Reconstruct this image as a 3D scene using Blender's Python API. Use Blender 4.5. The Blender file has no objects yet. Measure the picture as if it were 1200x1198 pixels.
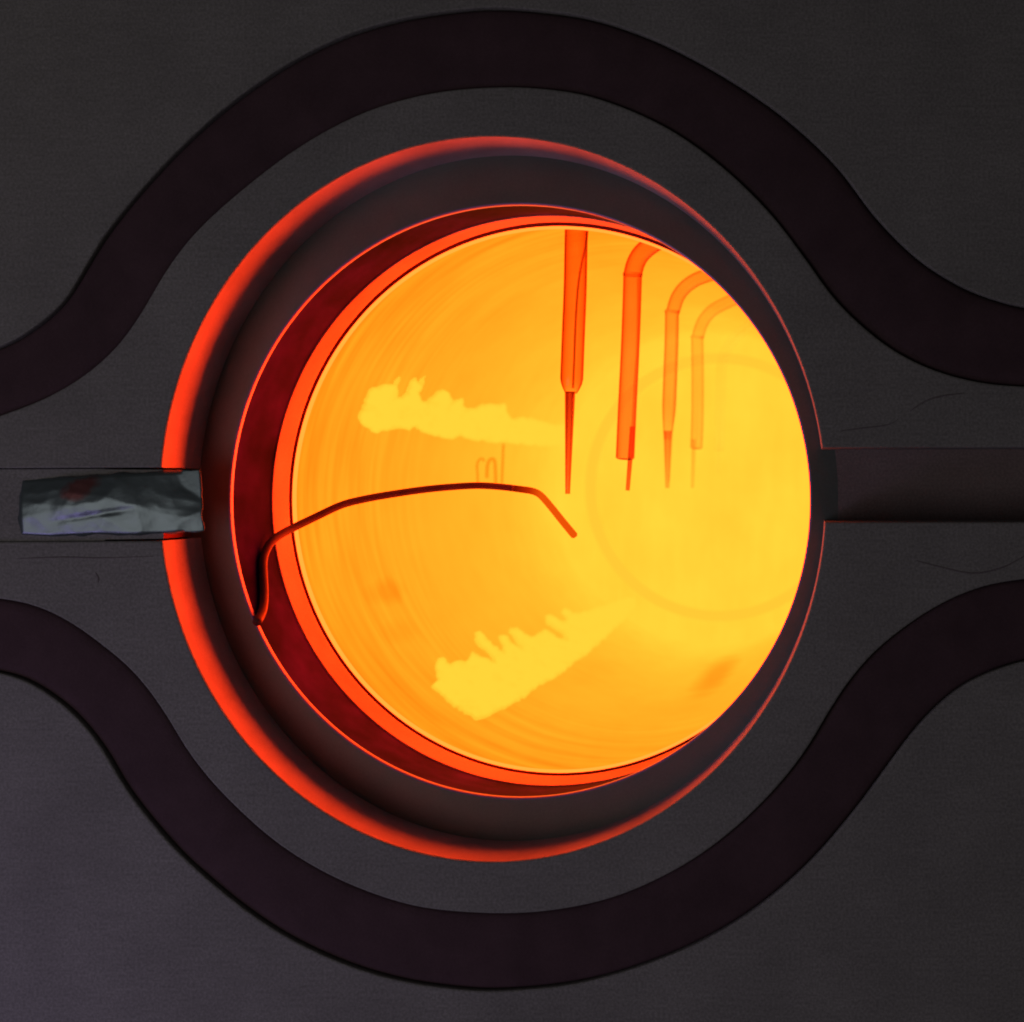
import bpy, bmesh, math, random
from mathutils import Vector, noise
from mathutils.geometry import delaunay_2d_cdt

random.seed(7)
scene = bpy.context.scene
COL = scene.collection

# ------------------------------------------------------------------ camera
U = 0.0005                 # metres per drawing unit (one unit on the front plate)
D = 1600.0                 # camera to front plate, in drawing units
CX, CY = 998.0, 565.0      # foot of the camera's perpendicular on the plate


def at(x, y, s=1.0):
    """Drawing position x, y (y down) seen at depth ratio s -> a point in metres."""
    return Vector(((x - CX) / s * U, D * (1.0 / s - 1.0) * U, -(y - CY) / s * U))


cam_data = bpy.data.cameras.new("camera")
cam = bpy.data.objects.new("camera", cam_data)
COL.objects.link(cam)
cam.location = (0, -D * U, 0)
cam.rotation_euler = (math.radians(90), 0, 0)
cam_data.sensor_width = 36.0
cam_data.lens = 36.0 * D / 1200.0
cam_data.shift_x = (600.0 - CX) / 1200.0
cam_data.shift_y = -(599.0 - CY) / 1200.0
cam_data.clip_start = 0.01
cam_data.clip_end = 50.0
cam_data.dof.use_dof = True
cam_data.dof.focus_distance = (D + 90) * U
cam_data.dof.aperture_fstop = 10.0
scene.camera = cam

# ------------------------------------------------------------------ light
world = bpy.data.worlds.new("World")
scene.world = world
world.use_nodes = True
bg = world.node_tree.nodes["Background"]
bg.inputs[0].default_value = (1.0, 0.90, 0.86, 1)
bg.inputs[1].default_value = 0.025

lamp_data = bpy.data.lights.new("room_lamp", "AREA")
lamp_data.shape = "RECTANGLE"
lamp_data.size = 0.9
lamp_data.size_y = 0.7
lamp_data.energy = 1.85
lamp_data.color = (1.0, 0.89, 0.90)
lamp = bpy.data.objects.new("room_lamp", lamp_data)
COL.objects.link(lamp)
lamp.location = (-1.0, -1.15, -0.40)
lamp.rotation_euler = (Vector((-0.5, 0, -0.12)) - lamp.location).to_track_quat("-Z", "Y").to_euler()

purple_data = bpy.data.lights.new("purple_lamp", "AREA")
purple_data.size = 0.35
purple_data.energy = 0.22
purple_data.spread = math.radians(75)
purple_data.color = (0.62, 0.42, 1.0)
purple = bpy.data.objects.new("purple_lamp", purple_data)
COL.objects.link(purple)
purple.location = (-1.05, -0.42, -0.62)
purple.rotation_euler = (Vector((-0.62, 0, -0.40)) - purple.location).to_track_quat("-Z", "Y").to_euler()

scene.view_settings.view_transform = "Standard"
scene.view_settings.look = "None"
scene.view_settings.exposure = 0.0
scene.view_settings.gamma = 1.0
scene.cycles.use_denoising = True
scene.cycles.transparent_max_bounces = 48
scene.cycles.max_bounces = 8
scene.cycles.diffuse_bounces = 4
scene.cycles.filter_width = 1.9


# ------------------------------------------------------------------ node helpers
def new_mat(name):
    m = bpy.data.materials.new(name)
    m.use_nodes = True
    nt = m.node_tree
    nt.nodes.clear()
    out = nt.nodes.new("ShaderNodeOutputMaterial")
    return m, nt, out


def node(nt, kind, **kw):
    n = nt.nodes.new(kind)
    for k, v in kw.items():
        setattr(n, k, v)
    return n


def mapped_noise(nt, scale_xyz, scale, detail=4.0, rough=0.55):
    geo = node(nt, "ShaderNodeNewGeometry")
    mp = node(nt, "ShaderNodeMapping")
    mp.inputs["Scale"].default_value = scale_xyz
    nt.links.new(geo.outputs["Position"], mp.inputs["Vector"])
    nz = node(nt, "ShaderNodeTexNoise")
    nz.inputs["Scale"].default_value = scale
    nz.inputs["Detail"].default_value = detail
    nz.inputs["Roughness"].default_value = rough
    nt.links.new(mp.outputs[0], nz.inputs["Vector"])
    return nz.outputs["Fac"]


def remap(nt, fac, a, b, lo=0.3, hi=0.7):
    r = node(nt, "ShaderNodeMapRange")
    r.inputs["From Min"].default_value = lo
    r.inputs["From Max"].default_value = hi
    r.inputs["To Min"].default_value = a
    r.inputs["To Max"].default_value = b
    nt.links.new(fac, r.inputs["Value"])
    return r.outputs[0]


def math_n(nt, op, a, b=None):
    m = node(nt, "ShaderNodeMath", operation=op)
    for i, v in enumerate((a, b)):
        if v is None:
            continue
        if isinstance(v, (int, float)):
            m.inputs[i].default_value = v
        else:
            nt.links.new(v, m.inputs[i])
    return m.outputs[0]


def surface_mat(name, color, rough=0.6, metallic=0.0, spec=0.4, var=0.18, brushed=False,
                bump=0.0, grain=900.0, blotch=14.0, span=0.2):
    m, nt, out = new_mat(name)
    p = node(nt, "ShaderNodeBsdfPrincipled")
    nt.links.new(p.outputs[0], out.inputs["Surface"])
    big = remap(nt, mapped_noise(nt, (1, 1, 1), blotch, 5.0, 0.6), 1 - var, 1 + var, 0.5 - span, 0.5 + span)
    if brushed:
        fine = remap(nt, mapped_noise(nt, (0.08, 1, 1), grain, 3.0, 0.6), 1 - var * 0.35, 1 + var * 0.35)
        speck = remap(nt, mapped_noise(nt, (1, 1, 1), grain * 1.3, 2.0, 0.6), 1 - var * 1.2, 1 + var * 1.2)
        fine = math_n(nt, "MULTIPLY", fine, speck)
    else:
        fine = remap(nt, mapped_noise(nt, (1, 1, 1), grain, 2.0, 0.6), 1 - var * 0.5, 1 + var * 0.5)
    f = math_n(nt, "MULTIPLY", big, fine)
    mix = node(nt, "ShaderNodeVectorMath", operation="SCALE")
    mix.inputs[0].default_value = color
    nt.links.new(f, mix.inputs["Scale"])
    nt.links.new(mix.outputs[0], p.inputs["Base Color"])
    p.inputs["Roughness"].default_value = rough
    p.inputs["Metallic"].default_value = metallic
    p.inputs["Specular IOR Level"].default_value = spec
    if bump:
        b = node(nt, "ShaderNodeBump")
        b.inputs["Strength"].default_value = bump
        b.inputs["Distance"].default_value = 0.0006
        nt.links.new(f, b.inputs["Height"])
        nt.links.new(b.outputs[0], p.inputs["Normal"])
    return m


def hot_mat(name, color, strength=1.0):
    m, nt, out = new_mat(name)
    e = node(nt, "ShaderNodeEmission")
    e.inputs[0].default_value = (*color, 1)
    e.inputs[1].default_value = strength
    nt.links.new(e.outputs[0], out.inputs["Surface"])
    return m


def quartz_mat(name, sr, sg, sb, gloss=0.02):
    """Hot tinted quartz: clear surface, light soaked up along the way through the wall."""
    m, nt, out = new_mat(name)
    t = node(nt, "ShaderNodeBsdfTransparent")
    g = node(nt, "ShaderNodeBsdfGlossy")
    g.inputs["Roughness"].default_value = 0.12
    mx = node(nt, "ShaderNodeMixShader")
    mx.inputs[0].default_value = gloss
    nt.links.new(t.outputs[0], mx.inputs[1])
    nt.links.new(g.outputs[0], mx.inputs[2])
    nt.links.new(mx.outputs[0], out.inputs["Surface"])
    va = node(nt, "ShaderNodeVolumeAbsorption")
    dens = max(sr, sg, sb)
    va.inputs["Density"].default_value = dens
    va.inputs["Color"].default_value = (1 - sr / dens, 1 - sg / dens, 1 - sb / dens, 1)
    nt.links.new(va.outputs[0], out.inputs["Volume"])
    return m


# ------------------------------------------------------------------ object helpers
def link_mesh(name, bm, mat, parent=None, smooth=True):
    me = bpy.data.meshes.new(name)
    bm.normal_update()
    bm.to_mesh(me)
    bm.free()
    me.materials.append(mat)
    if smooth:
        for p in me.polygons:
            p.use_smooth = True
    o = bpy.data.objects.new(name, me)
    COL.objects.link(o)
    if parent is not None:
        o.parent = parent
        o.matrix_parent_inverse = parent.matrix_world.inverted()
    return o


def thing(name, label, cat, loc=(0, 0, 0), group=None):
    o = bpy.data.objects.new(name, None)
    o.empty_display_size = 0.02
    COL.objects.link(o)
    o.location = loc
    o["label"], o["category"] = label, cat
    if group:
        o["group"] = group
    bpy.context.view_layer.update()
    return o


def tag(o, label, cat, group=None):
    o["label"], o["category"] = label, cat
    if group:
        o["group"] = group
    return o


def smooth_curve(pts, n=260, passes=6):
    """Centripetal-ish resampling of a hand-measured line, then a few smoothing passes."""
    P = [Vector(p) for p in pts]
    dense = []
    for i in range(len(P) - 1):
        p0, p1, p2, p3 = P[max(i - 1, 0)], P[i], P[i + 1], P[min(i + 2, len(P) - 1)]
        for k in range(24):
            t = k / 24
            dense.append(0.5 * ((2 * p1) + (p2 - p0) * t + (2 * p0 - 5 * p1 + 4 * p2 - p3) * t * t
                                + (3 * p1 - p0 - 3 * p2 + p3) * t ** 3))
    dense.append(P[-1])
    L = [0.0]
    for a, b in zip(dense, dense[1:]):
        L.append(L[-1] + (b - a).length)
    res, j = [], 0
    for i in range(n):
        d = L[-1] * i / (n - 1)
        while j < len(L) - 2 and L[j + 1] < d:
            j += 1
        f = (d - L[j]) / max(L[j + 1] - L[j], 1e-9)
        res.append(dense[j].lerp(dense[j + 1], min(max(f, 0), 1)))
    for _ in range(passes):
        res = [res[0]] + [(res[i - 1] + 2 * res[i] + res[i + 1]) / 4 for i in range(1, n - 1)] + [res[-1]]
    return res


def frame_at(T, ref):
    T = T.normalized()
    a = ref - T * ref.dot(T)
    if a.length < 1e-6:
        a = T.orthogonal()
    a.normalize()
    return a, T.cross(a)


def sweep(bm, pts, radii, segs=16, inner=None, cap=True):
    """A round tube along pts; inner (0..1) makes it a hollow pipe with closed ends."""
    n = len(pts)
    ref = Vector((0, 1, 0.13))

    def rings(scale):
        out = []
        for i in range(n):
            T = pts[min(i + 1, n - 1)] - pts[max(i - 1, 0)]
            a, b = frame_at(T, ref)
            r = radii[i] * scale
            out.append([bm.verts.new(pts[i] + (a * math.cos(w) + b * math.sin(w)) * r)
                        for w in (2 * math.pi * k / segs for k in range(segs))])
        return out

    def skin(R, flip):
        for i in range(n - 1):
            for k in range(segs):
                q = [R[i][k], R[i][(k + 1) % segs], R[i + 1][(k + 1) % segs], R[i + 1][k]]
                bm.faces.new(q[::-1] if flip else q)

    A = rings(1.0)
    skin(A, False)
    if inner:
        B = rings(inner)
        skin(B, True)
        for i, fl in ((0, True), (n - 1, False)):
            for k in range(segs):
                q = [A[i][k], A[i][(k + 1) % segs], B[i][(k + 1) % segs], B[i][k]]
                bm.faces.new(q[::-1] if fl else q)
    elif cap:
        bm.faces.new(A[0][::-1])
        bm.faces.new(A[-1])
    bmesh.ops.recalc_face_normals(bm, faces=bm.faces)


def ell(cx, cy, a, b, s, w, grow=0.0):
    """Point on an ellipse drawn as seen at depth ratio s; grow is extra radius in drawing units."""
    return at(cx + (a + grow * s) * math.cos(w), cy + (b + grow * s) * math.sin(w), s)


def loft(bm, rings):
    """Skin closed rings of points, in order."""
    R = [[bm.verts.new(p) for p in ring] for ring in rings]
    n = len(R[0])
    for A, B in zip(R, R[1:]):
        for k in range(n):
            bm.faces.new((A[k], A[(k + 1) % n], B[(k + 1) % n], B[k]))
    return R


N = 224
ANG = [2 * math.pi * k / N for k in range(N)]


def ering(cx, cy, a, b, s, grow=0.0):
    return [ell(cx, cy, a, b, s, w, grow) for w in ANG]


# ------------------------------------------------------------------ materials
HOT = (12.0, 0.45, 0.02)
plate_m = surface_mat("oxidised_brushed_steel", (0.247, 0.247, 0.240), rough=0.7, metallic=0.0, spec=0.12,
                      var=0.19, brushed=True, bump=0.3, grain=480, span=0.33)
wall_m = surface_mat("pale_insulation", (0.50, 0.38, 0.44), rough=0.8, spec=0.2, var=0.16, blotch=22, span=0.15)
slot_m = surface_mat("dark_scale", (0.25, 0.20, 0.20), rough=0.9, spec=0.05, var=0.15, brushed=True, grain=520)
rubber_m = surface_mat("black_rope_seal", (0.085, 0.052, 0.062), rough=0.85, spec=0.15, var=0.16, bump=0.3,
                       grain=700, blotch=30)
ring_m = surface_mat("grey_steel_ring", (0.165, 0.195, 0.19), rough=0.6, spec=0.25, var=0.12, grain=700)
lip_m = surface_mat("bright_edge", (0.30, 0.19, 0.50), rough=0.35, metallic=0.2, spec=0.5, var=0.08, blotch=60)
neck_m = surface_mat("sooty_steel", (0.0135, 0.0018, 0.075), rough=0.8, spec=0.03, var=0.92, blotch=7, grain=30, span=0.10)
collar_m = surface_mat("fired_ceramic", (0.40, 0.225, 0.21), rough=0.7, spec=0.2, var=0.30, blotch=9, span=0.16)
gap_m = surface_mat("gap_shade", (0.16, 0.035, 0.035), rough=0.9, spec=0.05)  # dark red-brown that carries the shade of narrow gaps
wire_m = surface_mat("black_scaled_wire", (0.085, 0.03, 0.035), rough=0.6, spec=0.2, var=0.25, grain=1500, blotch=90)
def tip_mat():
    """Wire glowing more and more towards its hot end."""
    m, nt, out = new_mat("incandescent_tip")
    geo = node(nt, "ShaderNodeNewGeometry")
    sep = node(nt, "ShaderNodeSeparateXYZ")
    nt.links.new(geo.outputs["Position"], sep.inputs[0])
    t = remap(nt, sep.outputs["X"], 0.0, 1.0, at(600, 573, 0.838).x, at(634, 581, 0.836).x)
    ramp = node(nt, "ShaderNodeValToRGB")
    ramp.color_ramp.elements[0].color = (0.09, 0.002, 0.0, 1)
    ramp.color_ramp.elements[1].color = (0.84, 0.085, 0.002, 1)
    mid = ramp.color_ramp.elements.new(0.6)
    mid.color = (0.5, 0.02, 0.0, 1)
    nt.links.new(t, ramp.inputs[0])
    e = node(nt, "ShaderNodeEmission")
    nt.links.new(ramp.outputs[0], e.inputs[0])
    nt.links.new(e.outputs[0], out.inputs["Surface"])
    return m


tip_m = tip_mat()

# ------------------------------------------------------------------ front plate
UP_OUT = [(-760, 500), (-450, 492), (-190, 470), (-120, 452), (-50, 426), (0, 406), (20, 397), (46, 379), (66, 362), (82, 343), (107, 300), (130, 265),
          (185, 200), (250, 137), (325, 82), (400, 43), (475, 21), (550, 10), (590, 9), (640, 13), (700, 23),
          (775, 50), (850, 90), (920, 138), (980, 194), (1025, 253), (1075, 303), (1125, 335), (1165, 351),
          (1200, 360), (1270, 368), (1390, 372), (1650, 374), (1960, 375)]
UP_IN = [(-760, 538), (-450, 541), (-190, 534), (-120, 523), (-50, 505), (0, 487), (20, 480), (50, 468), (80, 452), (110, 431), (140, 402), (166, 365),
         (195, 316), (228, 273), (280, 225), (350, 172), (425, 132), (500, 110), (575, 102), (640, 104),
         (700, 115), (775, 146), (840, 190), (900, 247), (945, 305), (972, 343), (1000, 373), (1040, 406),
         (1080, 428), (1120, 442), (1160, 450), (1200, 453), (1270, 456), (1390, 458), (1650, 460), (1960, 461)]
LO_IN = [(-760, 676), (-450, 682), (-190, 690), (-120, 692), (-50, 696), (0, 702), (30, 707), (60, 718), (90, 735), (120, 757), (150, 782), (176, 812),
         (200, 848), (222, 884), (260, 930), (320, 985), (380, 1023), (440, 1049), (500, 1065), (580, 1071),
         (650, 1067), (725, 1050), (800, 1015), (860, 972), (910, 923), (945, 878), (972, 833), (996, 797),
         (1027, 762), (1070, 728), (1114, 702), (1157, 686), (1200, 679), (1270, 672), (1390, 668), (1650, 666), (1960, 665)]
LO_OUT = [(-760, 760), (-450, 766), (-190, 776), (-120, 778), (-50, 782), (0, 789), (30, 798), (60, 816), (88, 839), (118, 875), (150, 928), (200, 990),
          (260, 1045), (325, 1092), (400, 1129), (475, 1151), (550, 1161), (600, 1161), (675, 1153), (750, 1133),
          (825, 1102), (890, 1062), (950, 1010), (1000, 952), (1035, 905), (1070, 858), (1100, 826), (1129, 803),
          (1160, 788), (1200, 775), (1270, 764), (1390, 758), (1650, 756), (1960, 755)]
curves = [smooth_curve(c, 460) for c in (UP_OUT, UP_IN, LO_IN, LO_OUT)]
XL, XR, YT, YB = -760, 1960, -640, 1840
RCX, RCY, RA, RB = 577.5, 585.0, 390.0, 425.0
DEPTH = 106.0 * U                # thickness of the plate in front of the ring
SLOT_L = (548.0, 634.0)
SLOT_R = (525.0, 612.0)


def rec(y, side):
    return RCX + side * RA * math.sqrt(1 - ((y - RCY) / RB) ** 2)


def rec_arc(y0, y1, upper, n=420):
    a0 = math.atan2((y0 - RCY) / RB, -math.sqrt(1 - ((y0 - RCY) / RB) ** 2))
    a1 = math.atan2((y1 - RCY) / RB, math.sqrt(1 - ((y1 - RCY) / RB) ** 2))
    if upper:
        a0 %= 2 * math.pi
        a1 = a1 % (2 * math.pi)
        if a1 < a0:
            a1 += 2 * math.pi
        if a1 - a0 > 2 * math.pi * 0.75:
            a1 -= 2 * math.pi
    else:
        a0 %= 2 * math.pi
        if a0 > math.pi + 1:
            a0 -= 2 * math.pi
    return [(RCX + RA * math.cos(a0 + (a1 - a0) * i / n), RCY + RB * math.sin(a0 + (a1 - a0) * i / n)) for i in range(n + 1)]


def panel(name, outline, parent, label, wall_test=None, bevel=2.2):
    bm = bmesh.new()
    vs = [bm.verts.new(at(x, y)) for x, y in outline]
    f = bm.faces.new(vs)
    bm.normal_update()
    if f.normal.y > 0:
        f.normal_flip()
    ext = bmesh.ops.extrude_face_region(bm, geom=[f])
    for v in [g for g in ext["geom"] if isinstance(g, bmesh.types.BMVert)]:
        v.co.y += DEPTH
        x, y = v.co.x / U + CX, -v.co.z / U + CY
        if wall_test and abs(math.hypot((x - RCX) / RA, (y - RCY) / RB) - 1) < 0.004:
            v.co.x -= (x - RCX) / RA * 4.0 * U
            v.co.z += (y - RCY) / RB * 4.0 * U
    bmesh.ops.recalc_face_normals(bm, faces=bm.faces)
    top = [e for e in bm.edges if all(abs(v.co.y) < 1e-7 for v in e.verts)]
    bmesh.ops.bevel(bm, geom=top, offset=bevel * U, segments=2, profile=0.5, affect="EDGES", clamp_overlap=True)
    bmesh.ops.triangulate(bm, faces=[f for f in bm.faces if len(f.verts) > 4], quad_method="BEAUTY", ngon_method="BEAUTY")
    o = link_mesh(name, bm, plate_m, parent, smooth=False)
    o.data.materials.append(wall_m)
    for p in o.data.polygons:
        p.use_smooth = False
        if wall_test and abs(p.normal.y) < 0.3:
            c = p.center
            x, y = c.x / U + CX, -c.z / U + CY
            if abs(math.hypot((x - RCX) / RA, (y - RCY) / RB) - 1) < 0.03 and abs(p.normal.z) + abs(p.normal.x) > 0.2:
                if (x < 577 and not (SLOT_L[0] + 1 < y < SLOT_L[1] - 1)) or x >= 577:
                    p.material_index = 1
    o["label"] = label
    return o


plate = thing("furnace_plate", "dark grey brushed steel furnace plate with wavy grooves around the glowing opening", "furnace plate")
xy = lambda c: [(p.x, p.y) for p in c]
v2 = [[Vector((p.x, p.y, 0)) for p in c] for c in ([Vector((q[0], q[1], 0)) for q in cc] for cc in curves)]
panel("panel", [(XL, YT), (XR, YT)] + xy(curves[0])[::-1], plate, "upper outer panel above the wavy seal")
arc_u = rec_arc(SLOT_L[0], SLOT_R[0], True)
panel("panel", xy(curves[1]) + [(XR, SLOT_R[0] - 2)] + arc_u[::-1] + [(XL, SLOT_L[0] + 5)], plate,
      "arched panel over the opening", wall_test=True)
arc_l = rec_arc(SLOT_L[1], SLOT_R[1], False)
panel("panel", [(XL, SLOT_L[1] + 5)] + arc_l + [(XR, SLOT_R[1])] + xy(curves[2])[::-1], plate,
      "bowl shaped panel under the opening", wall_test=True)
panel("panel", xy(curves[3]) + [(XR, YB), (XL, YB)], plate, "lower outer panel below the wavy seal")

# floor of the grooves and of the two cross slots, just under the panels, open around the ring
bm = bmesh.new()
FZ = 74.0
sF = D / (D + FZ)
hole = [(RCX + (RA + 6) * math.cos(w), RCY + (RB + 6) * math.sin(w)) for w in ANG]
box = []
for w in ANG:
    c, s_ = math.cos(w), math.sin(w)
    t = min((XR - 8 - RCX) / c if c > 1e-6 else 1e9, (XL + 8 - RCX) / c if c < -1e-6 else 1e9,
            (YB - 8 - RCY) / s_ if s_ > 1e-6 else 1e9, (YT + 8 - RCY) / s_ if s_ < -1e-6 else 1e9)
    box.append((RCX + c * t, RCY + s_ * t))
def flat(pts, depth):
    return [Vector(((x - CX) * U, depth * U, -(y - CY) * U)) for x, y in pts]
loft(bm, [flat(hole, FZ + 12), flat(hole, FZ), flat(box, FZ), flat(box, FZ + 12)])
bmesh.ops.recalc_face_normals(bm, faces=bm.faces)
link_mesh("groove_floor", bm, slot_m, plate, smooth=False)


# ------------------------------------------------------------------ wavy seals
def seal(cA, cB, label):
    bm = bmesh.new()
    rows = []
    prof = [(0.005, 94), (0.005, 9), (0.022, 5), (0.06, 3.2), (0.16, 2.2), (0.32, 1.6), (0.5, 1.2), (0.68, 1.6),
            (0.84, 2.2), (0.94, 3.2), (0.978, 5), (0.995, 9), (0.995, 94)]
    for i, (a, b) in enumerate(zip(cA, cB)):
        rows.append([])
        for f, d in prof:
            p = a.lerp(b, f)
            wob = noise.noise(Vector((p.x * 0.02, p.y * 0.02, f * 3))) * 0.7
            rows[-1].append(bm.verts.new(Vector(((p.x - CX) * U, (d + 1.2 + wob) * U, -(p.y - CY) * U))))
    for A, B in zip(rows, rows[1:]):
        for k in range(len(prof) - 1):
            bm.faces.new((A[k], A[k + 1], B[k + 1], B[k]))
        bm.faces.new((A[-1], A[0], B[0], B[-1]))
    bm.faces.new(rows[0])
    bm.faces.new(rows[-1][::-1])
    bmesh.ops.recalc_face_normals(bm, faces=bm.faces)
    o = link_mesh("rope_seal", bm, rubber_m)
    return tag(o, label, "seal", "wavy black seals in the furnace plate")


def matched(c_in, c_out):
    """Give both edges of a band the same stations, square to the inner one."""
    n = 240
    out = []
    mid = [(a + b) / 2 for a, b in zip(c_in, c_out)]
    return c_in, c_out


seal(curves[0], curves[1], "black wavy seal arching over the top of the glowing opening")
seal(curves[3], curves[2], "black wavy seal dipping under the bottom of the glowing opening")

# ------------------------------------------------------------------ ring at the bottom of the recess
OPX, OPY, OPA, OPB = 609.5, 587.5, 339.5, 347.5
S_RING = 0.961
ring = thing("opening_ring", "flat dark steel ring set back inside the round recess, framing the glowing tube", "ring")
bm = bmesh.new()
s2 = D / (D + 84.0 + 1)
far = [Vector(((RCX + (RA + 14) * math.cos(w) - CX) * U, (86.0 - 12.0 * math.cos(w)) * U, -((RCY + (RB + 14) * math.sin(w)) - CY) * U)) for w in ANG]
loft(bm, [far, ering(OPX, OPY, OPA, OPB, S_RING, 2.4)])
bmesh.ops.recalc_face_normals(bm, faces=bm.faces)
link_mesh("ring_face", bm, ring_m, ring)
bm = bmesh.new()
y0 = D * (1 / S_RING - 1)
def edge_ring(grow, dy):
    pts = ering(OPX, OPY, OPA, OPB, S_RING, grow)
    for p in pts:
        p.y += dy * U
    return pts
loft(bm, [edge_ring(2.4, 0.0), edge_ring(1.6, 0.15), edge_ring(0.9, 0.6), edge_ring(0.3, 1.4), edge_ring(0.0, 2.6), edge_ring(0.0, 7.0)])
bmesh.ops.recalc_face_normals(bm, faces=bm.faces)
link_mesh("polished_edge", bm, lip_m, ring)

# ------------------------------------------------------------------ neck and collar
def inward(bm, axis_x):
    bmesh.ops.recalc_face_normals(bm, faces=bm.faces)
    f = next(iter(bm.faces))
    c = f.calc_center_median()
    if f.normal.dot(Vector((axis_x, c.y, -0.01)) - c) < 0:
        for g in bm.faces:
            g.normal_flip()


AX, AZ = (OPX - CX) / S_RING, -(OPY - CY) / S_RING      # furnace axis, drawing units
neck_out = (645.0, 587.0, 327.0, 335.0, 0.912)
col_end = (655.0, 585.0, 316.5, 324.5, 0.886)
lip_at = (655.5, 585.5, 311.5, 319.0, 0.876)
bm = bmesh.new()
n0 = edge_ring(0.0, 7.0)
n1 = ering(*neck_out)
loft(bm, [n0] + [[a.lerp(b, t) for a, b in zip(n0, n1)] for t in (0.2, 0.4, 0.6, 0.8, 0.97)] + [n1])
inward(bm, AX * U)
neck = link_mesh("neck_sleeve", bm, neck_m)
tag(neck, "dark red lit sooty sleeve between the steel ring and the orange collar", "sleeve")

bm = bmesh.new()
c0 = ering(*neck_out, grow=-1.2)
c1 = ering(*col_end)
loft(bm, [ering(*neck_out, grow=2.0), c0] + [[a.lerp(b, t) for a, b in zip(c0, c1)] for t in (0.06, 0.5, 0.94)] + [c1,
          ering(*col_end, grow=14.0)])
inward(bm, AX * U)
collar = link_mesh("collar_ring", bm, collar_m)
tag(collar, "glowing orange ceramic collar ring around the yellow tube mouth", "collar")

# ------------------------------------------------------------------ hot chamber
R = 450.0
S_END = 0.40
Y_END = D * (1 / S_END - 1)
Y_LIP = D * (1 / lip_at[4] - 1)
chamber = thing("furnace_chamber", "long yellow hot furnace tube running back from the opening", "furnace tube")


def hot_wall_mat(name, boost_side, patch=False):
    """Incandescent wall: cooler (oranger) at the mouth, hotter (yellower) towards the far end."""
    m, nt, out = new_mat(name)
    geo = node(nt, "ShaderNodeNewGeometry")
    sep = node(nt, "ShaderNodeSeparateXYZ")
    nt.links.new(geo.outputs["Position"], sep.inputs[0])
    dep = math_n(nt, "DIVIDE", sep.outputs["Y"], Y_END * U)
    ramp = node(nt, "ShaderNodeValToRGB")
    cr = ramp.color_ramp
    cr.interpolation = "B_SPLINE"
    stops = [(0.10, 0.29), (0.22, 0.32), (0.33, 0.385), (0.50, 0.435), (0.72, 0.50), (0.90, 0.60), (1.0, 0.66)]
    while len(cr.elements) < len(stops):
        cr.elements.new(0.5)
    for e, (p, g) in zip(cr.elements, stops):
        e.position = p
        e.color = (g, g, g, 1)
    nt.links.new(dep, ramp.inputs[0])
    # tide marks running round the tube near its mouth, and soft cloudy deposits
    bands = mapped_noise(nt, (2.4, 20, 2.4), 3.2, 2.4, 0.5)
    near = remap(nt, dep, 1.0, 0.0, 0.18, 0.5)
    bamp = math_n(nt, "MULTIPLY", remap(nt, bands, -0.30, 0.26, 0.25, 0.75), near)
    cloud = remap(nt, mapped_noise(nt, (1, 0.4, 1), 11.0, 3.0, 0.5), -0.05, 0.05)
    streak = remap(nt, mapped_noise(nt, (1.0, 0.5, 0.18), 60.0, 3.0, 0.6), -0.02, 0.02)
    g = math_n(nt, "MULTIPLY", ramp.outputs[0],
               math_n(nt, "ADD", 1.0, math_n(nt, "ADD", bamp, math_n(nt, "ADD", cloud, streak))))
    # a few scorch spots with their own shape on the wall
    for p, size, direction, amt in SPOTS:
        d = node(nt, "ShaderNodeVectorMath", operation="SUBTRACT")
        nt.links.new(geo.outputs["Position"], d.inputs[0])
        d.inputs[1].default_value = p
        mp = node(nt, "ShaderNodeMapping", vector_type="TEXTURE")
        mp.inputs["Rotation"].default_value = direction
        mp.inputs["Scale"].default_value = size
        nt.links.new(d.outputs[0], mp.inputs["Vector"])
        ln = node(nt, "ShaderNodeVectorMath", operation="LENGTH")
        nt.links.new(mp.outputs[0], ln.inputs[0])
        rag = math_n(nt, "ADD", ln.outputs["Value"], remap(nt, bands, -0.25, 0.25, 0.25, 0.75))
        k = remap(nt, rag, amt, 1.0, 0.35, 1.1)
        g = math_n(nt, "MULTIPLY", g, k)
    comb = node(nt, "ShaderNodeCombineColor")
    # right side emits extra, largely out of view, added to light the recess's left
    temp = math_n(nt, "POWER", math_n(nt, "DIVIDE", g, 0.46), 1.4)
    x01 = remap(nt, sep.outputs["X"], 0.0, 1.0, (AX - R) * U, (AX + R) * U)
    side = math_n(nt, "MULTIPLY", math_n(nt, "POWER", 150.0, x01), 0.025)
    if boost_side:
        g = math_n(nt, "MULTIPLY", g, remap(nt, x01, 1.0, 3.2, 0.74, 0.98))
    if patch:
        at_n = node(nt, "ShaderNodeAttribute", attribute_name="bareness")
        mixg = node(nt, "ShaderNodeMix", data_type="FLOAT")
        rag = math_n(nt, "MULTIPLY", at_n.outputs["Fac"], remap(nt, mapped_noise(nt, (1, 0.35, 1), 70.0, 4.0, 0.6), 0.88, 1.15))
        nt.links.new(rag, mixg.inputs["Factor"])
        nt.links.new(g, mixg.inputs["A"])
        mixg.inputs["B"].default_value = 0.67
        g = mixg.outputs["Result"]
    nt.links.new(math_n(nt, "MAXIMUM", math_n(nt, "MULTIPLY", math_n(nt, "MULTIPLY", temp, HOT[0]), side), 3.0), comb.inputs[0])
    nt.links.new(g, comb.inputs[1])
    nt.links.new(math_n(nt, "MULTIPLY", math_n(nt, "MULTIPLY", g, g), 0.095), comb.inputs[2])
    e = node(nt, "ShaderNodeEmission")
    nt.links.new(comb.outputs[0], e.inputs[0])
    nt.links.new(e.outputs[0], out.inputs["Surface"])
    return m


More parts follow.
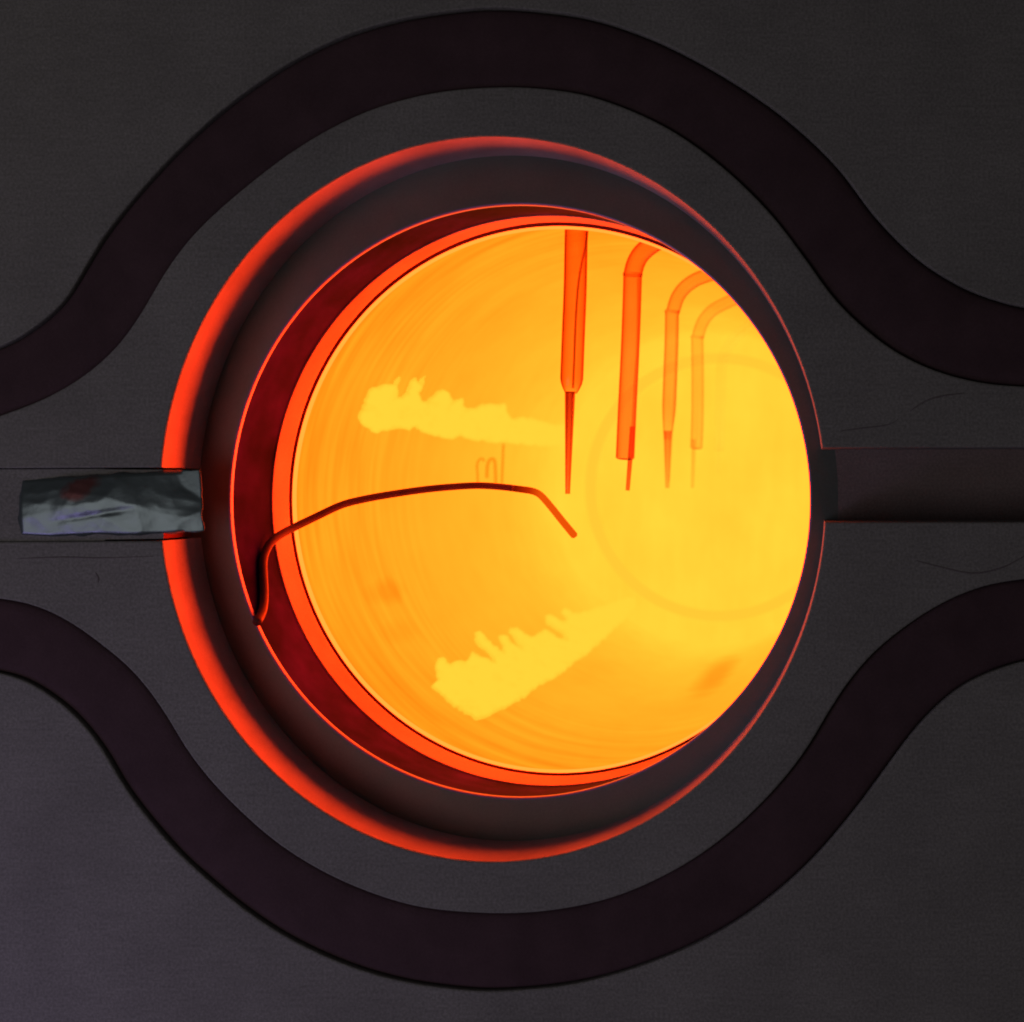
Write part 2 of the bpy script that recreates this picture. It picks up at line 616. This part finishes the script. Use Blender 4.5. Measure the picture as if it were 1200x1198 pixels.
def hit(px, py, inset=0.0):
    """Where the line of sight through a drawing point meets the chamber wall (or its end)."""
    dx, dz = px - CX, -(py - CY)
    a = dx * dx + dz * dz
    b = -2 * (dx * AX + dz * AZ)
    c = AX * AX + AZ * AZ - (R - inset) ** 2
    k = (-b + math.sqrt(b * b - 4 * a * c)) / (2 * a)
    k = min(k, 1 / S_END - inset / D)
    return Vector((dx * k * U, D * (k - 1) * U, dz * k * U))


SPOTS = [(tuple(hit(453, 694)), (0.010, 0.05, 0.014), (0, 0, 0), 0.80),
         (tuple(hit(840, 790)), (0.026, 0.19, 0.015), (0, 0, 0.0), 0.70),
         (tuple(hit(700, 785)), (0.03, 0.10, 0.02), (0, 0, 0.0), 0.93),
         (tuple(hit(470, 740)), (0.008, 0.05, 0.02), (0, 0, 0), 0.90)]
wall_hot = hot_wall_mat("incandescent_wall", True)
end_hot = hot_wall_mat("incandescent_end", False)
patch_hot = hot_wall_mat("incandescent_bare_patch", False, True)


def axis_ring(r, y):
    return [Vector(((AX + r * math.cos(w)) * U, y * U, (AZ - r * math.sin(w)) * U)) for w in ANG]


bm = bmesh.new()
ys = [Y_LIP + 26 + (Y_END - Y_LIP - 26) * i / 30 for i in range(31)]
loft(bm, [axis_ring(R, y) for y in ys])
inward(bm, AX * U)
link_mesh("tube_wall", bm, wall_hot, chamber)

bm = bmesh.new()
vs = [bm.verts.new(p) for p in axis_ring(R + 2, Y_END)]
f = bm.faces.new(vs)
bm.normal_update()
if f.normal.y > 0:
    f.normal_flip()
link_mesh("end_wall", bm, end_hot, chamber, smooth=False)

# raised round rim on the end wall
def soft_ring(cx, cy, r, width, s, thick=10):
    bm = bmesh.new()
    rs = []
    for g, d in ((-width, 0), (-width * 0.6, thick * 0.6), (0, thick), (width * 0.6, thick * 0.6), (width, 0)):
        ringp = ering(cx, cy, r, r, s, g)
        for p in ringp:
            p.y -= (d + 1) * U
        rs.append(ringp)
    loft(bm, rs)
    bmesh.ops.recalc_face_normals(bm, faces=bm.faces)
    return bm


link_mesh("end_rim", soft_ring(843, 571, 151, 15, S_END), hot_mat("hot_rim", (HOT[0], 0.595, 0.037)), chamber)  # rim's shading put into a slightly dimmer emission colour

# front flare between the mouth and the chamber, and the bright quartz lip
bm = bmesh.new()
loft(bm, [[p + Vector((0, 9 * U, 0)) for p in ering(*lip_at, grow=1.0)], [p + Vector((0, 10 * U, 0)) for p in ering(*lip_at, grow=8.0)], axis_ring(R + 1, Y_LIP + 24), axis_ring(R + 1, Y_LIP + 30)])
bmesh.ops.recalc_face_normals(bm, faces=bm.faces)
link_mesh("mouth_flare", bm, hot_mat("cooler_flare", (3.2, 0.12, 0.0)), chamber)
bm = bmesh.new()
q = []
for g, dy in ((1.6, 0), (0.2, 1.0), (-1.2, 3.5), (-1.4, 6.5), (0.5, 9.0)):
    rp = ering(*lip_at, grow=g)
    for p in rp:
        p.y += dy * U
    q.append(rp)
loft(bm, q)
bmesh.ops.recalc_face_normals(bm, faces=bm.faces)
link_mesh("quartz_lip", bm, hot_mat("hot_lip", (6.0, 0.46, 0.05)), chamber)
# back of the gap between collar and lip, its shade put into the colour
bm = bmesh.new()
loft(bm, [ering(*col_end, grow=15.0), ering(*col_end, grow=60.0), ering(*lip_at, grow=60.0), ering(*lip_at, grow=1.7)])
bmesh.ops.recalc_face_normals(bm, faces=bm.faces)
link_mesh("gap_lining", bm, gap_m, chamber)


# ragged brighter patches of bare wall
def patch(outline, label):
    pts = [Vector(p) for p in outline]
    n = len(pts)
    xs = [p.x for p in pts]
    yy = [p.y for p in pts]

    def inside(x, y):
        c = False
        for i in range(n):
            a, b = pts[i], pts[i - 1]
            if (a.y > y) != (b.y > y) and x < (b.x - a.x) * (y - a.y) / (b.y - a.y) + a.x:
                c = not c
        return c
    verts = list(pts)
    x = min(xs)
    while x < max(xs):
        y = min(yy)
        while y < max(yy):
            jx, jy = x + random.uniform(-1, 1), y + random.uniform(-1, 1)
            if inside(jx, jy):
                verts.append(Vector((jx, jy)))
            y += 3.6
        x += 3.6
    out = delaunay_2d_cdt(verts, [(i, (i + 1) % n) for i in range(n)], [list(range(n))], 1, 1e-3)
    co, faces = out[0], out[2]
    bm = bmesh.new()
    vf = [bm.verts.new(hit(p.x, p.y, 3.0)) for p in co]
    nb = len(pts)
    hval = []
    for p in co:
        d = min((p - q).length for q in pts)
        hval.append(min(1.0, 0.60 + d / 3.5 * 0.40))
    for f in faces:
        bm.faces.new([vf[i] for i in f])
    bm.normal_update()
    axis = Vector((AX * U, 0, AZ * U))
    if sum((axis + Vector((0, f.calc_center_median().y, 0)) - f.calc_center_median()).dot(f.normal) for f in bm.faces) < 0:
        bmesh.ops.reverse_faces(bm, faces=bm.faces)
    base = list(bm.faces)
    ext = bmesh.ops.extrude_face_region(bm, geom=base)
    for v in [g for g in ext["geom"] if isinstance(g, bmesh.types.BMVert)]:
        r = Vector((v.co.x - axis.x, 0, v.co.z - axis.z))
        v.co -= r.normalized() * (-2.4 * U)
    o = link_mesh("bare_patch", bm, patch_hot, chamber)
    heat = o.data.attributes.new("bareness", "FLOAT", "POINT")
    for v in o.data.vertices:
        heat.data[v.index].value = hval[v.index % len(hval)]
    o["label"] = label
    return o


def ragged(pts, amp=1.5, step=5.0):
    out = []
    for a, b in zip(pts, pts[1:] + pts[:1]):
        a, b = Vector(a), Vector(b)
        k = max(1, int((b - a).length / step))
        nrm = Vector((-(b - a).y, (b - a).x)).normalized()
        for i in range(k):
            p = a.lerp(b, i / k)
            out.append(p + nrm * (random.uniform(-amp, amp) if i else 0))
    return out


up = [(421, 487), (425, 480), (430, 466), (434, 457), (446, 453), (455, 451), (462, 451), (467, 444), (469, 442), (466, 455),
      (466, 466), (472, 466), (478, 457), (483, 446), (488, 443), (492, 449), (497, 443), (499, 441), (496, 452), (491, 461),
      (494, 469), (501, 471), (508, 465), (513, 459), (520, 457), (527, 461), (531, 472), (537, 469), (543, 467),
      (543, 475), (549, 479), (558, 479), (566, 474), (580, 474), (592, 473), (595, 484), (600, 491), (612, 489),
      (626, 491), (645, 497), (660, 498), (676, 500), (678, 523), (655, 523), (625, 522), (600, 520), (575, 519), (550, 515), (540, 511), (527, 515), (510, 512),
      (495, 507), (488, 500), (480, 505), (465, 503), (450, 505), (440, 508), (434, 503), (424, 497)]
patch(ragged(up, 1.4, 3.2), "ragged bright strip on the left wall")
lo = [(506, 804), (514, 796), (512, 787), (511, 779), (514, 771), (520, 770), (528, 778), (536, 774), (545, 775), (551, 769), (554, 763), (566, 770),
      (580, 775), (573, 765), (563, 758), (557, 749), (557, 741), (563, 739), (570, 747), (580, 757), (591, 764), (588, 753), (585, 745),
      (592, 744), (603, 755), (612, 760), (604, 750), (597, 741), (598, 736), (606, 735), (613, 740), (622, 746), (630, 742), (638, 737),
      (646, 741), (656, 748), (665, 749), (656, 740), (642, 732), (640, 721), (648, 721), (657, 727), (665, 726), (658, 717), (662, 712), (674, 718), (688, 716), (700, 711),
      (716, 706), (735, 700), (744, 700), (744, 712), (735, 722), (724, 734), (712, 745), (698, 757), (684, 769), (672, 777), (660, 787), (652, 793), (640, 799), (630, 804), (618, 815),
      (606, 821), (596, 827), (582, 834), (568, 841), (560, 843), (545, 836), (530, 825), (518, 814)]
patch(ragged(lo, 1.4, 3.2), "ragged bright strip on the floor")


# ------------------------------------------------------------------ quartz injectors
def bend(pts, n=40):
    return [Vector((p.x, p.y)) for p in smooth_curve([(x, y, 0) for x, y in pts], n, 4)]


def injector(label, s, body, width, tip, tip_w, joint, tau, tip_tau, extra=None, taper_end=None, closed=True, bend_pts=None):
    """body: drawing points top to bottom; tau: optical depth through the middle of the tube (r, g, b)."""
    r = width / 2 / s * U
    base = at(*tip[-1], s)
    t = thing("quartz_injector", label, "glass tube", base, "row of quartz injector tubes")
    path = 0.28 * r
    mat = quartz_mat("hot_quartz", *[v / path for v in tau])
    P = [at(p.x, p.y, s) for p in bend(body)]
    rad = [r] * len(P)
    if taper_end:
        k = taper_end
        for i in range(len(P)):
            f = i / (len(P) - 1)
            if f > 1 - k:
                u = (f - (1 - k)) / k
                rad[i] = r * (1 - (1 - 0.52) * u ** 1.6)
    bm = bmesh.new()
    sweep(bm, P, rad, 28, inner=0.86)
    link_mesh("glass_body", bm, mat, t)
    if closed:
        bm = bmesh.new()
        e, d = P[-1], (P[-1] - P[-2]).normalized()
        sweep(bm, [e + d * r * 0.02, e + d * r * 0.14, e + d * r * 0.2], [r * 0.97, r * 0.8, r * 0.35], 20)
        link_mesh("closed_end", bm, mat, t)
    if bend_pts:
        bm = bmesh.new()
        B = [at(p.x, p.y, s) for p in bend(bend_pts)]
        for i, p in enumerate(B):
            p.y += (len(B) - 1 - i) / len(B) * 10 * U
        sweep(bm, B, [r * 1.0] * len(B), 28, inner=0.86)
        link_mesh("elbow", bm, mat, t)
    if joint:
        bm = bmesh.new()
        j = at(*joint, s)
        dd = (P[0] - P[4]).normalized()
        jr = r * 1.06
        sweep(bm, [j - dd * r * 0.16, j - dd * r * 0.08, j + dd * r * 0.08, j + dd * r * 0.16], [r * 1.03, jr, jr, r * 1.03], 20, inner=0.9)
        link_mesh("joint_ring", bm, quartz_mat("joint_quartz", *[v * 1.5 / path for v in tau]), t)
    T = [at(x, y, s) for x, y in tip]
    if len(T) == 2:
        T = [T[0].lerp(T[1], i / 14) for i in range(15)]
    n = len(T)
    w0, w1 = tip_w
    bm = bmesh.new()
    tr = [(w0 + (w1 - w0) * i / (n - 1)) / 2 / s * U for i in range(n)]
    sweep(bm, T, tr, 14, inner=0.45)
    tp = tr[n // 2]
    link_mesh("nozzle_tip", bm, quartz_mat("tip_quartz", *[v / (1.1 * tp) for v in tip_tau]), t)
    if extra:
        bm = bmesh.new()
        E = [at(p.x, p.y, s) for p in bend(extra[0])]
        sweep(bm, E, [extra[1] / 2 / s * U] * len(E), 10)
        link_mesh("inner_rod", bm, quartz_mat("rod_quartz", *[v / (extra[1] / s * U) for v in extra[2]]), t)
    return t


injector("widest reddish orange glass tube, nearest in the row and hanging left of the others", 0.834,
         [(676, 236), (675.5, 262), (675, 290), (674, 340), (672, 390), (670.5, 430), (670, 446), (669.6, 452), (669.2, 457), (669, 461)],
         27, [(668, 459), (665.2, 579)], (12.5, 6.0), None, (0.55, 1.08, 1.6), (1.0, 2.1, 2.6),
         extra=([(689, 262), (687, 285), (681, 312), (677, 340), (674.5, 380), (673, 420), (671.5, 455)], 3.2, (0.9, 1.6, 2.2)), taper_end=0.075, closed=False)
injector("bright orange glass tube second in the row, square lower end and thin off-centre tip", 0.735,
         [(741.5, 322), (740, 370), (738, 420), (735, 480), (732.5, 537)],
         22, [(741.5, 500), (735.5, 575)], (7.0, 5.0), (741.5, 322), (0.45, 0.95, 1.2), (1.0, 1.8, 2.2),
         extra=([(748, 326), (747.5, 400), (744, 450), (741.5, 502)], 4.0, (0.3, 0.55, 0.8)),
         bend_pts=[(795, 268), (775, 279), (762, 287), (751, 297), (744.5, 309), (741.5, 322)])
injector("pale orange glass tube third in the row, drawn out to a slim point", 0.64,
         [(787.5, 366), (787, 400), (785.5, 440), (784, 480), (783, 500), (782.5, 515)],
         16.5, [(782.6, 505), (782, 572)], (11.0, 5.0), (787.5, 365), (0.22, 0.52, 0.7), (0.3, 0.7, 0.9),
         extra=([(793, 370), (791.5, 430), (789, 480), (784, 565)], 3.4, (0.1, 0.2, 0.3)), taper_end=0.30, closed=False,
         bend_pts=[(855, 312), (835, 320), (818, 326), (804, 335), (794, 348), (788.5, 366)])
injector("faint yellow glass tube fourth in the row, nearly as bright as the wall behind", 0.57,
         [(817, 396), (817.5, 430), (817.5, 470), (817, 500), (816, 525)],
         14.5, [(813, 515), (811.5, 572)], (5.5, 4.0), (817, 395), (0.11, 0.28, 0.4), (0.1, 0.26, 0.38),
         bend_pts=[(884, 340), (866, 348), (850, 355), (834, 364), (823, 378), (817.5, 396)])
injector("barely visible palest glass tube, last in the row near the far end", 0.52,
         [(895, 372), (872, 386), (856, 402), (847, 420), (845, 440), (844, 480), (843, 528)],
         12.5, [(842, 520), (841, 555)], (4.5, 3.5), None, (0.01, 0.026, 0.05), (0.008, 0.02, 0.04))

# ------------------------------------------------------------------ bent probe wire
probe = thing("bent_probe_wire", "bent dark red wire probe reaching in from the left rim with an orange tip", "wire probe", at(302, 728, 0.935))
way = [(301, 729.5, 0.946), (303, 726, 0.942), (306, 721, 0.938), (309, 708, 0.936), (309.5, 690, 0.936), (308.5, 672, 0.935), (308, 660, 0.933), (310.5, 648, 0.930), (317, 636, 0.925),
       (328, 627, 0.918), (345, 618, 0.908), (370, 606, 0.897), (400, 592, 0.886), (425, 585.5, 0.878), (455, 580, 0.87), (500, 573.5, 0.86),
       (540, 570, 0.852), (565, 569.2, 0.847), (590, 571, 0.842), (602, 572.4, 0.840)]
tip_way = [(601, 572.3, 0.840), (612, 573.8, 0.8385), (622, 575.2, 0.837), (630, 578, 0.836), (637, 584, 0.835), (648, 597, 0.834), (660, 612, 0.832), (674.5, 629.5, 0.83)]


def wire_mesh(way, r0, r1, n=70, end=False):
    P = smooth_curve([tuple(at(*p)) for p in way], n, 3)
    bm = bmesh.new()
    rad = [(r0 + (r1 - r0) * i / (n - 1)) * U for i in range(n)]
    if end:
        rad[-2] *= 0.93
        rad[-1] *= 0.5
    sweep(bm, P, rad, 14)
    return bm


def neck_s(x, y):
    """Depth ratio at which the sleeve wall is seen at a drawing point."""
    best = None
    for i in range(401):
        t = i / 400
        c = [a + (b - a) * t for a, b in zip((OPX, OPY, OPA, OPB), neck_out[:4])]
        e = abs(math.hypot((x - c[0]) / c[2], (y - c[1]) / c[3]) - 1)
        if best is None or e < best[0]:
            best = (e, S_RING + (neck_out[4] - S_RING) * t)
    return best[1]


way = [(x, y, (neck_s(x, y) + 0.0045) if y > 640 else s_ if x > 330 else max(s_, neck_s(x, y) + 0.0045)) for x, y, s_ in way]
link_mesh("sheath", wire_mesh(way, 5.3, 4.7, 110), wire_m, probe)
o = link_mesh("hot_tip", wire_mesh(tip_way, 4.7, 5.1, 60, True), tip_m, probe)
o["label"] = "orange hot end of the probe"
# flat clip by which the wire grips the ring edge
bm = bmesh.new()
clip = smooth_curve([tuple(at(*p)) for p in [(300.5, 731, 0.9605), (302, 727, 0.959), (305, 720, 0.9545), (306, 712, 0.952)]], 14, 1)
sweep(bm, clip, [2.6 * U] * 14, 10)
link_mesh("clip", bm, neck_m, probe)

# ------------------------------------------------------------------ small wire reflections on the far left wall
reflection_m = hot_mat("hot_reflection_wire", (4.5, 0.30, 0.008))  # mirrored images of wires, modelled as glowing wires on the wall
reflections = thing("wire_reflections", "tiny orange wire reflections built as thin wires on the left tube wall above the probe wire", "wire reflection", hit(575, 556, 14))
def reflection(pts, w):
    P = [hit(x, y, 12) for x, y in pts]
    P = smooth_curve([tuple(p) for p in P], 24, 1)
    bm = bmesh.new()
    sweep(bm, P, [w * U] * len(P), 8)
    link_mesh("reflection", bm, reflection_m, reflections)
reflection([(560, 567), (559.5, 555), (559, 545), (561, 539.5), (565, 537.5), (567, 540)], 2.8)
reflection([(570.5, 560), (571, 547), (573, 540), (577, 538), (580, 542), (581, 566)], 4.0)
reflection([(590, 521), (589.5, 530), (589, 545), (588, 567)], 3.0)

# ------------------------------------------------------------------ foil covered bar in the left slot
def foil_mat():
    m, nt, out = new_mat("crumpled_foil")
    p = node(nt, "ShaderNodeBsdfPrincipled")
    nt.links.new(p.outputs[0], out.inputs["Surface"])
    p.inputs["Metallic"].default_value = 0.75
    p.inputs["Roughness"].default_value = 0.33
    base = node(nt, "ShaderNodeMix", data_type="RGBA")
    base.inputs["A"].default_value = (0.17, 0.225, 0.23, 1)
    base.inputs["B"].default_value = (0.24, 0.075, 0.07, 1)  # red glint reflected on the foil, painted into its base colour
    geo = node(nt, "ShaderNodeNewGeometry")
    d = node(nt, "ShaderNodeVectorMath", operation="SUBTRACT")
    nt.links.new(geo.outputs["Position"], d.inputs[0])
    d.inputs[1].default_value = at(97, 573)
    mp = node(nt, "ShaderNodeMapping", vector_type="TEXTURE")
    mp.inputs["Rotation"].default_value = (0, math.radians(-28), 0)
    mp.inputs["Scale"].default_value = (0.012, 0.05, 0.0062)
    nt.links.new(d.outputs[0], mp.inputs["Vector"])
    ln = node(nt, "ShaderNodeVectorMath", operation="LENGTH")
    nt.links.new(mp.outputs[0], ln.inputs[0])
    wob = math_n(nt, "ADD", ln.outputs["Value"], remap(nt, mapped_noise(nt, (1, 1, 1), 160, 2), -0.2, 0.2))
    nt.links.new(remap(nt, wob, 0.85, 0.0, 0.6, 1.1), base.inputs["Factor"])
    nt.links.new(base.outputs["Result"], p.inputs["Base Color"])
    b = node(nt, "ShaderNodeBump")
    b.inputs["Strength"].default_value = 0.12
    b.inputs["Distance"].default_value = 0.001
    nt.links.new(mapped_noise(nt, (1, 1, 1), 240, 4), b.inputs["Height"])
    nt.links.new(b.outputs[0], p.inputs["Normal"])
    return m


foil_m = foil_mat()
foil = thing("foil_wrapped_bar", "crumpled silver foil wrapped over the short bar crossing the left edge of the recess", "foil strip", at(130, 592))
bm = bmesh.new()
NX, NY = 110, 40
top_e = [(22, 562), (60, 560), (110, 557), (150, 554), (200, 552), (233, 550)]
bot_e = [(20, 628), (60, 630), (110, 627), (150, 628), (200, 626), (238.5, 622)]


def on(line, f):
    x = line[0][0] + (line[-1][0] - line[0][0]) * f
    for a, b in zip(line, line[1:]):
        if x <= b[0]:
            return x, a[1] + (b[1] - a[1]) * (x - a[0]) / (b[0] - a[0])
    return line[-1]


frnd = random.Random(11)
FACETS = [[(frnd.uniform(15, 240), frnd.uniform(548, 634), frnd.uniform(-0.22, 0.22), frnd.uniform(-0.4, 0.4), frnd.uniform(0, 8))
           for _ in range(k)] for k in (22, 18, 14)]


def crumple(x, y):
    h = sum(min(a_ * (x - x0) + b_ * (y - y0) + c_ for x0, y0, a_, b_, c_ in fld) for fld in FACETS)
    for k_, am in ((0.022, 4.5), (0.05, 1.2)):
        h += am * (1 - 2.2 * abs(noise.noise(Vector((x * k_ + 0.4 * y * k_, y * k_ * 1.2 - 0.3 * x * k_, k_ * 90)))))
    return h


samples = [crumple(22 + i * 4.3, 556 + j * 7) for i in range(50) for j in range(10)]
h_mid = sum(samples) / len(samples)
h_dev = math.sqrt(sum((v - h_mid) ** 2 for v in samples) / len(samples))
grid = []
for j in range(NY + 1):
    row = []
    for i in range(NX + 1):
        f, g = i / NX, j / NY
        (x0, y0_), (x1, y1_) = on(top_e, f), on(bot_e, f)
        x, y = x0 + (x1 - x0) * g, y0_ + (y1_ - y0_) * g
        # creased facets: folded ridge noise plus two long creases
        h = (crumple(x, y) - h_mid) / h_dev * 3.2
        cre = abs((y - 604) - (-0.16) * (x - 110))
        h -= 1.6 * max(0, 1 - cre / 5.0) * max(0.0, math.sin(math.pi * min(1, max(0, (x - 55) / 115))))
        edge = min(f, 1 - f) * (x1 - x0 + 216) / 2
        edge = min(edge, min(g, 1 - g) * 68)
        roll = 4.0 * max(0, 1 - edge / 3.5) ** 2 if f < 0.9 else 0.0
        jit = 2.4 * noise.noise(Vector((x * 0.05, y * 0.05, 5.0))) + 0.8 * noise.noise(Vector((x * 0.2, y * 0.2, 9.0)))
        if j in (0, NY):
            y += jit
        if i in (0, NX):
            x += jit
        row.append(bm.verts.new(Vector(((x - CX) * U, (-3.5 - max(-5.5, min(9.0, h)) + roll) * U, -(y - CY) * U))))
    grid.append(row)
for A, B in zip(grid, grid[1:]):
    for k in range(NX):
        bm.faces.new((A[k], A[k + 1], B[k + 1], B[k]))
bmesh.ops.recalc_face_normals(bm, faces=bm.faces)
if sum(f.normal.y for f in bm.faces) > 0:
    bmesh.ops.reverse_faces(bm, faces=bm.faces)
ext = bmesh.ops.extrude_face_region(bm, geom=list(bm.faces))
# push the copy back so that the foil wraps a body with depth
for v in [g for g in ext["geom"] if isinstance(g, bmesh.types.BMVert)]:
    v.co.y += 0.0
for row in grid:
    for v in row:
        v.co.y += 0.25 * U
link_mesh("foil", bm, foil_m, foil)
bm = bmesh.new()
c = [(XL + 4, 554.0), (40, 550.0), (120, 549.6), (122, 550.2), (188.5, 550.6), (190, 631.6), (122, 632.6), (120, 633.8), (40, 634.6), (XL + 4, 638.5)]
a = [bm.verts.new(Vector(((x - CX) * U, 3.5 * U, -(y - CY) * U))) for x, y in c]
b = [bm.verts.new(Vector(((x - CX) * U, 72 * U, -(y - CY) * U))) for x, y in c]
bm.faces.new(a)
bm.faces.new(b[::-1])
for k in range(len(c)):
    bm.faces.new((a[k], b[k], b[(k + 1) % len(c)], a[(k + 1) % len(c)]))
bmesh.ops.recalc_face_normals(bm, faces=bm.faces)
bar = link_mesh("bar", bm, plate_m, foil, smooth=False)
bar.data.materials.append(gap_m)           # end towards the opening, coloured dark to stand for the gap's shade
for p in bar.data.polygons:
    if p.normal.x > 0.6:
        p.material_index = 1

# ------------------------------------------------------------------ scratches in the plate
def scratch(pts, w):
    P = smooth_curve([tuple(at(x, y) + Vector((0, -0.15 * U, 0))) for x, y in pts], 30, 2)
    bm = bmesh.new()
    sweep(bm, P, [w * U * (0.35 + 0.65 * math.sin(math.pi * (i + 0.5) / 30)) for i in range(30)], 6)
    for v in bm.verts:
        v.co.y = max(v.co.y, -0.35 * U) * 0.6
    link_mesh("scratch", bm, slot_dark, plate)


slot_dark = surface_mat("scratch_dirt", (0.165, 0.15, 0.155), rough=0.9, spec=0.05, var=0.3)
scratch([(1074, 657), (1100, 664), (1140, 672), (1175, 665), (1200, 652)], 1.2)
scratch([(1066, 482), (1085, 470), (1105, 464), (1130, 461)], 1.2)
scratch([(985, 505), (1010, 502), (1040, 498), (1052, 492)], 0.9)
scratch([(20, 655), (70, 653), (120, 654), (180, 652)], 1.0)
scratch([(112, 671), (115, 677), (115, 683)], 1.3)
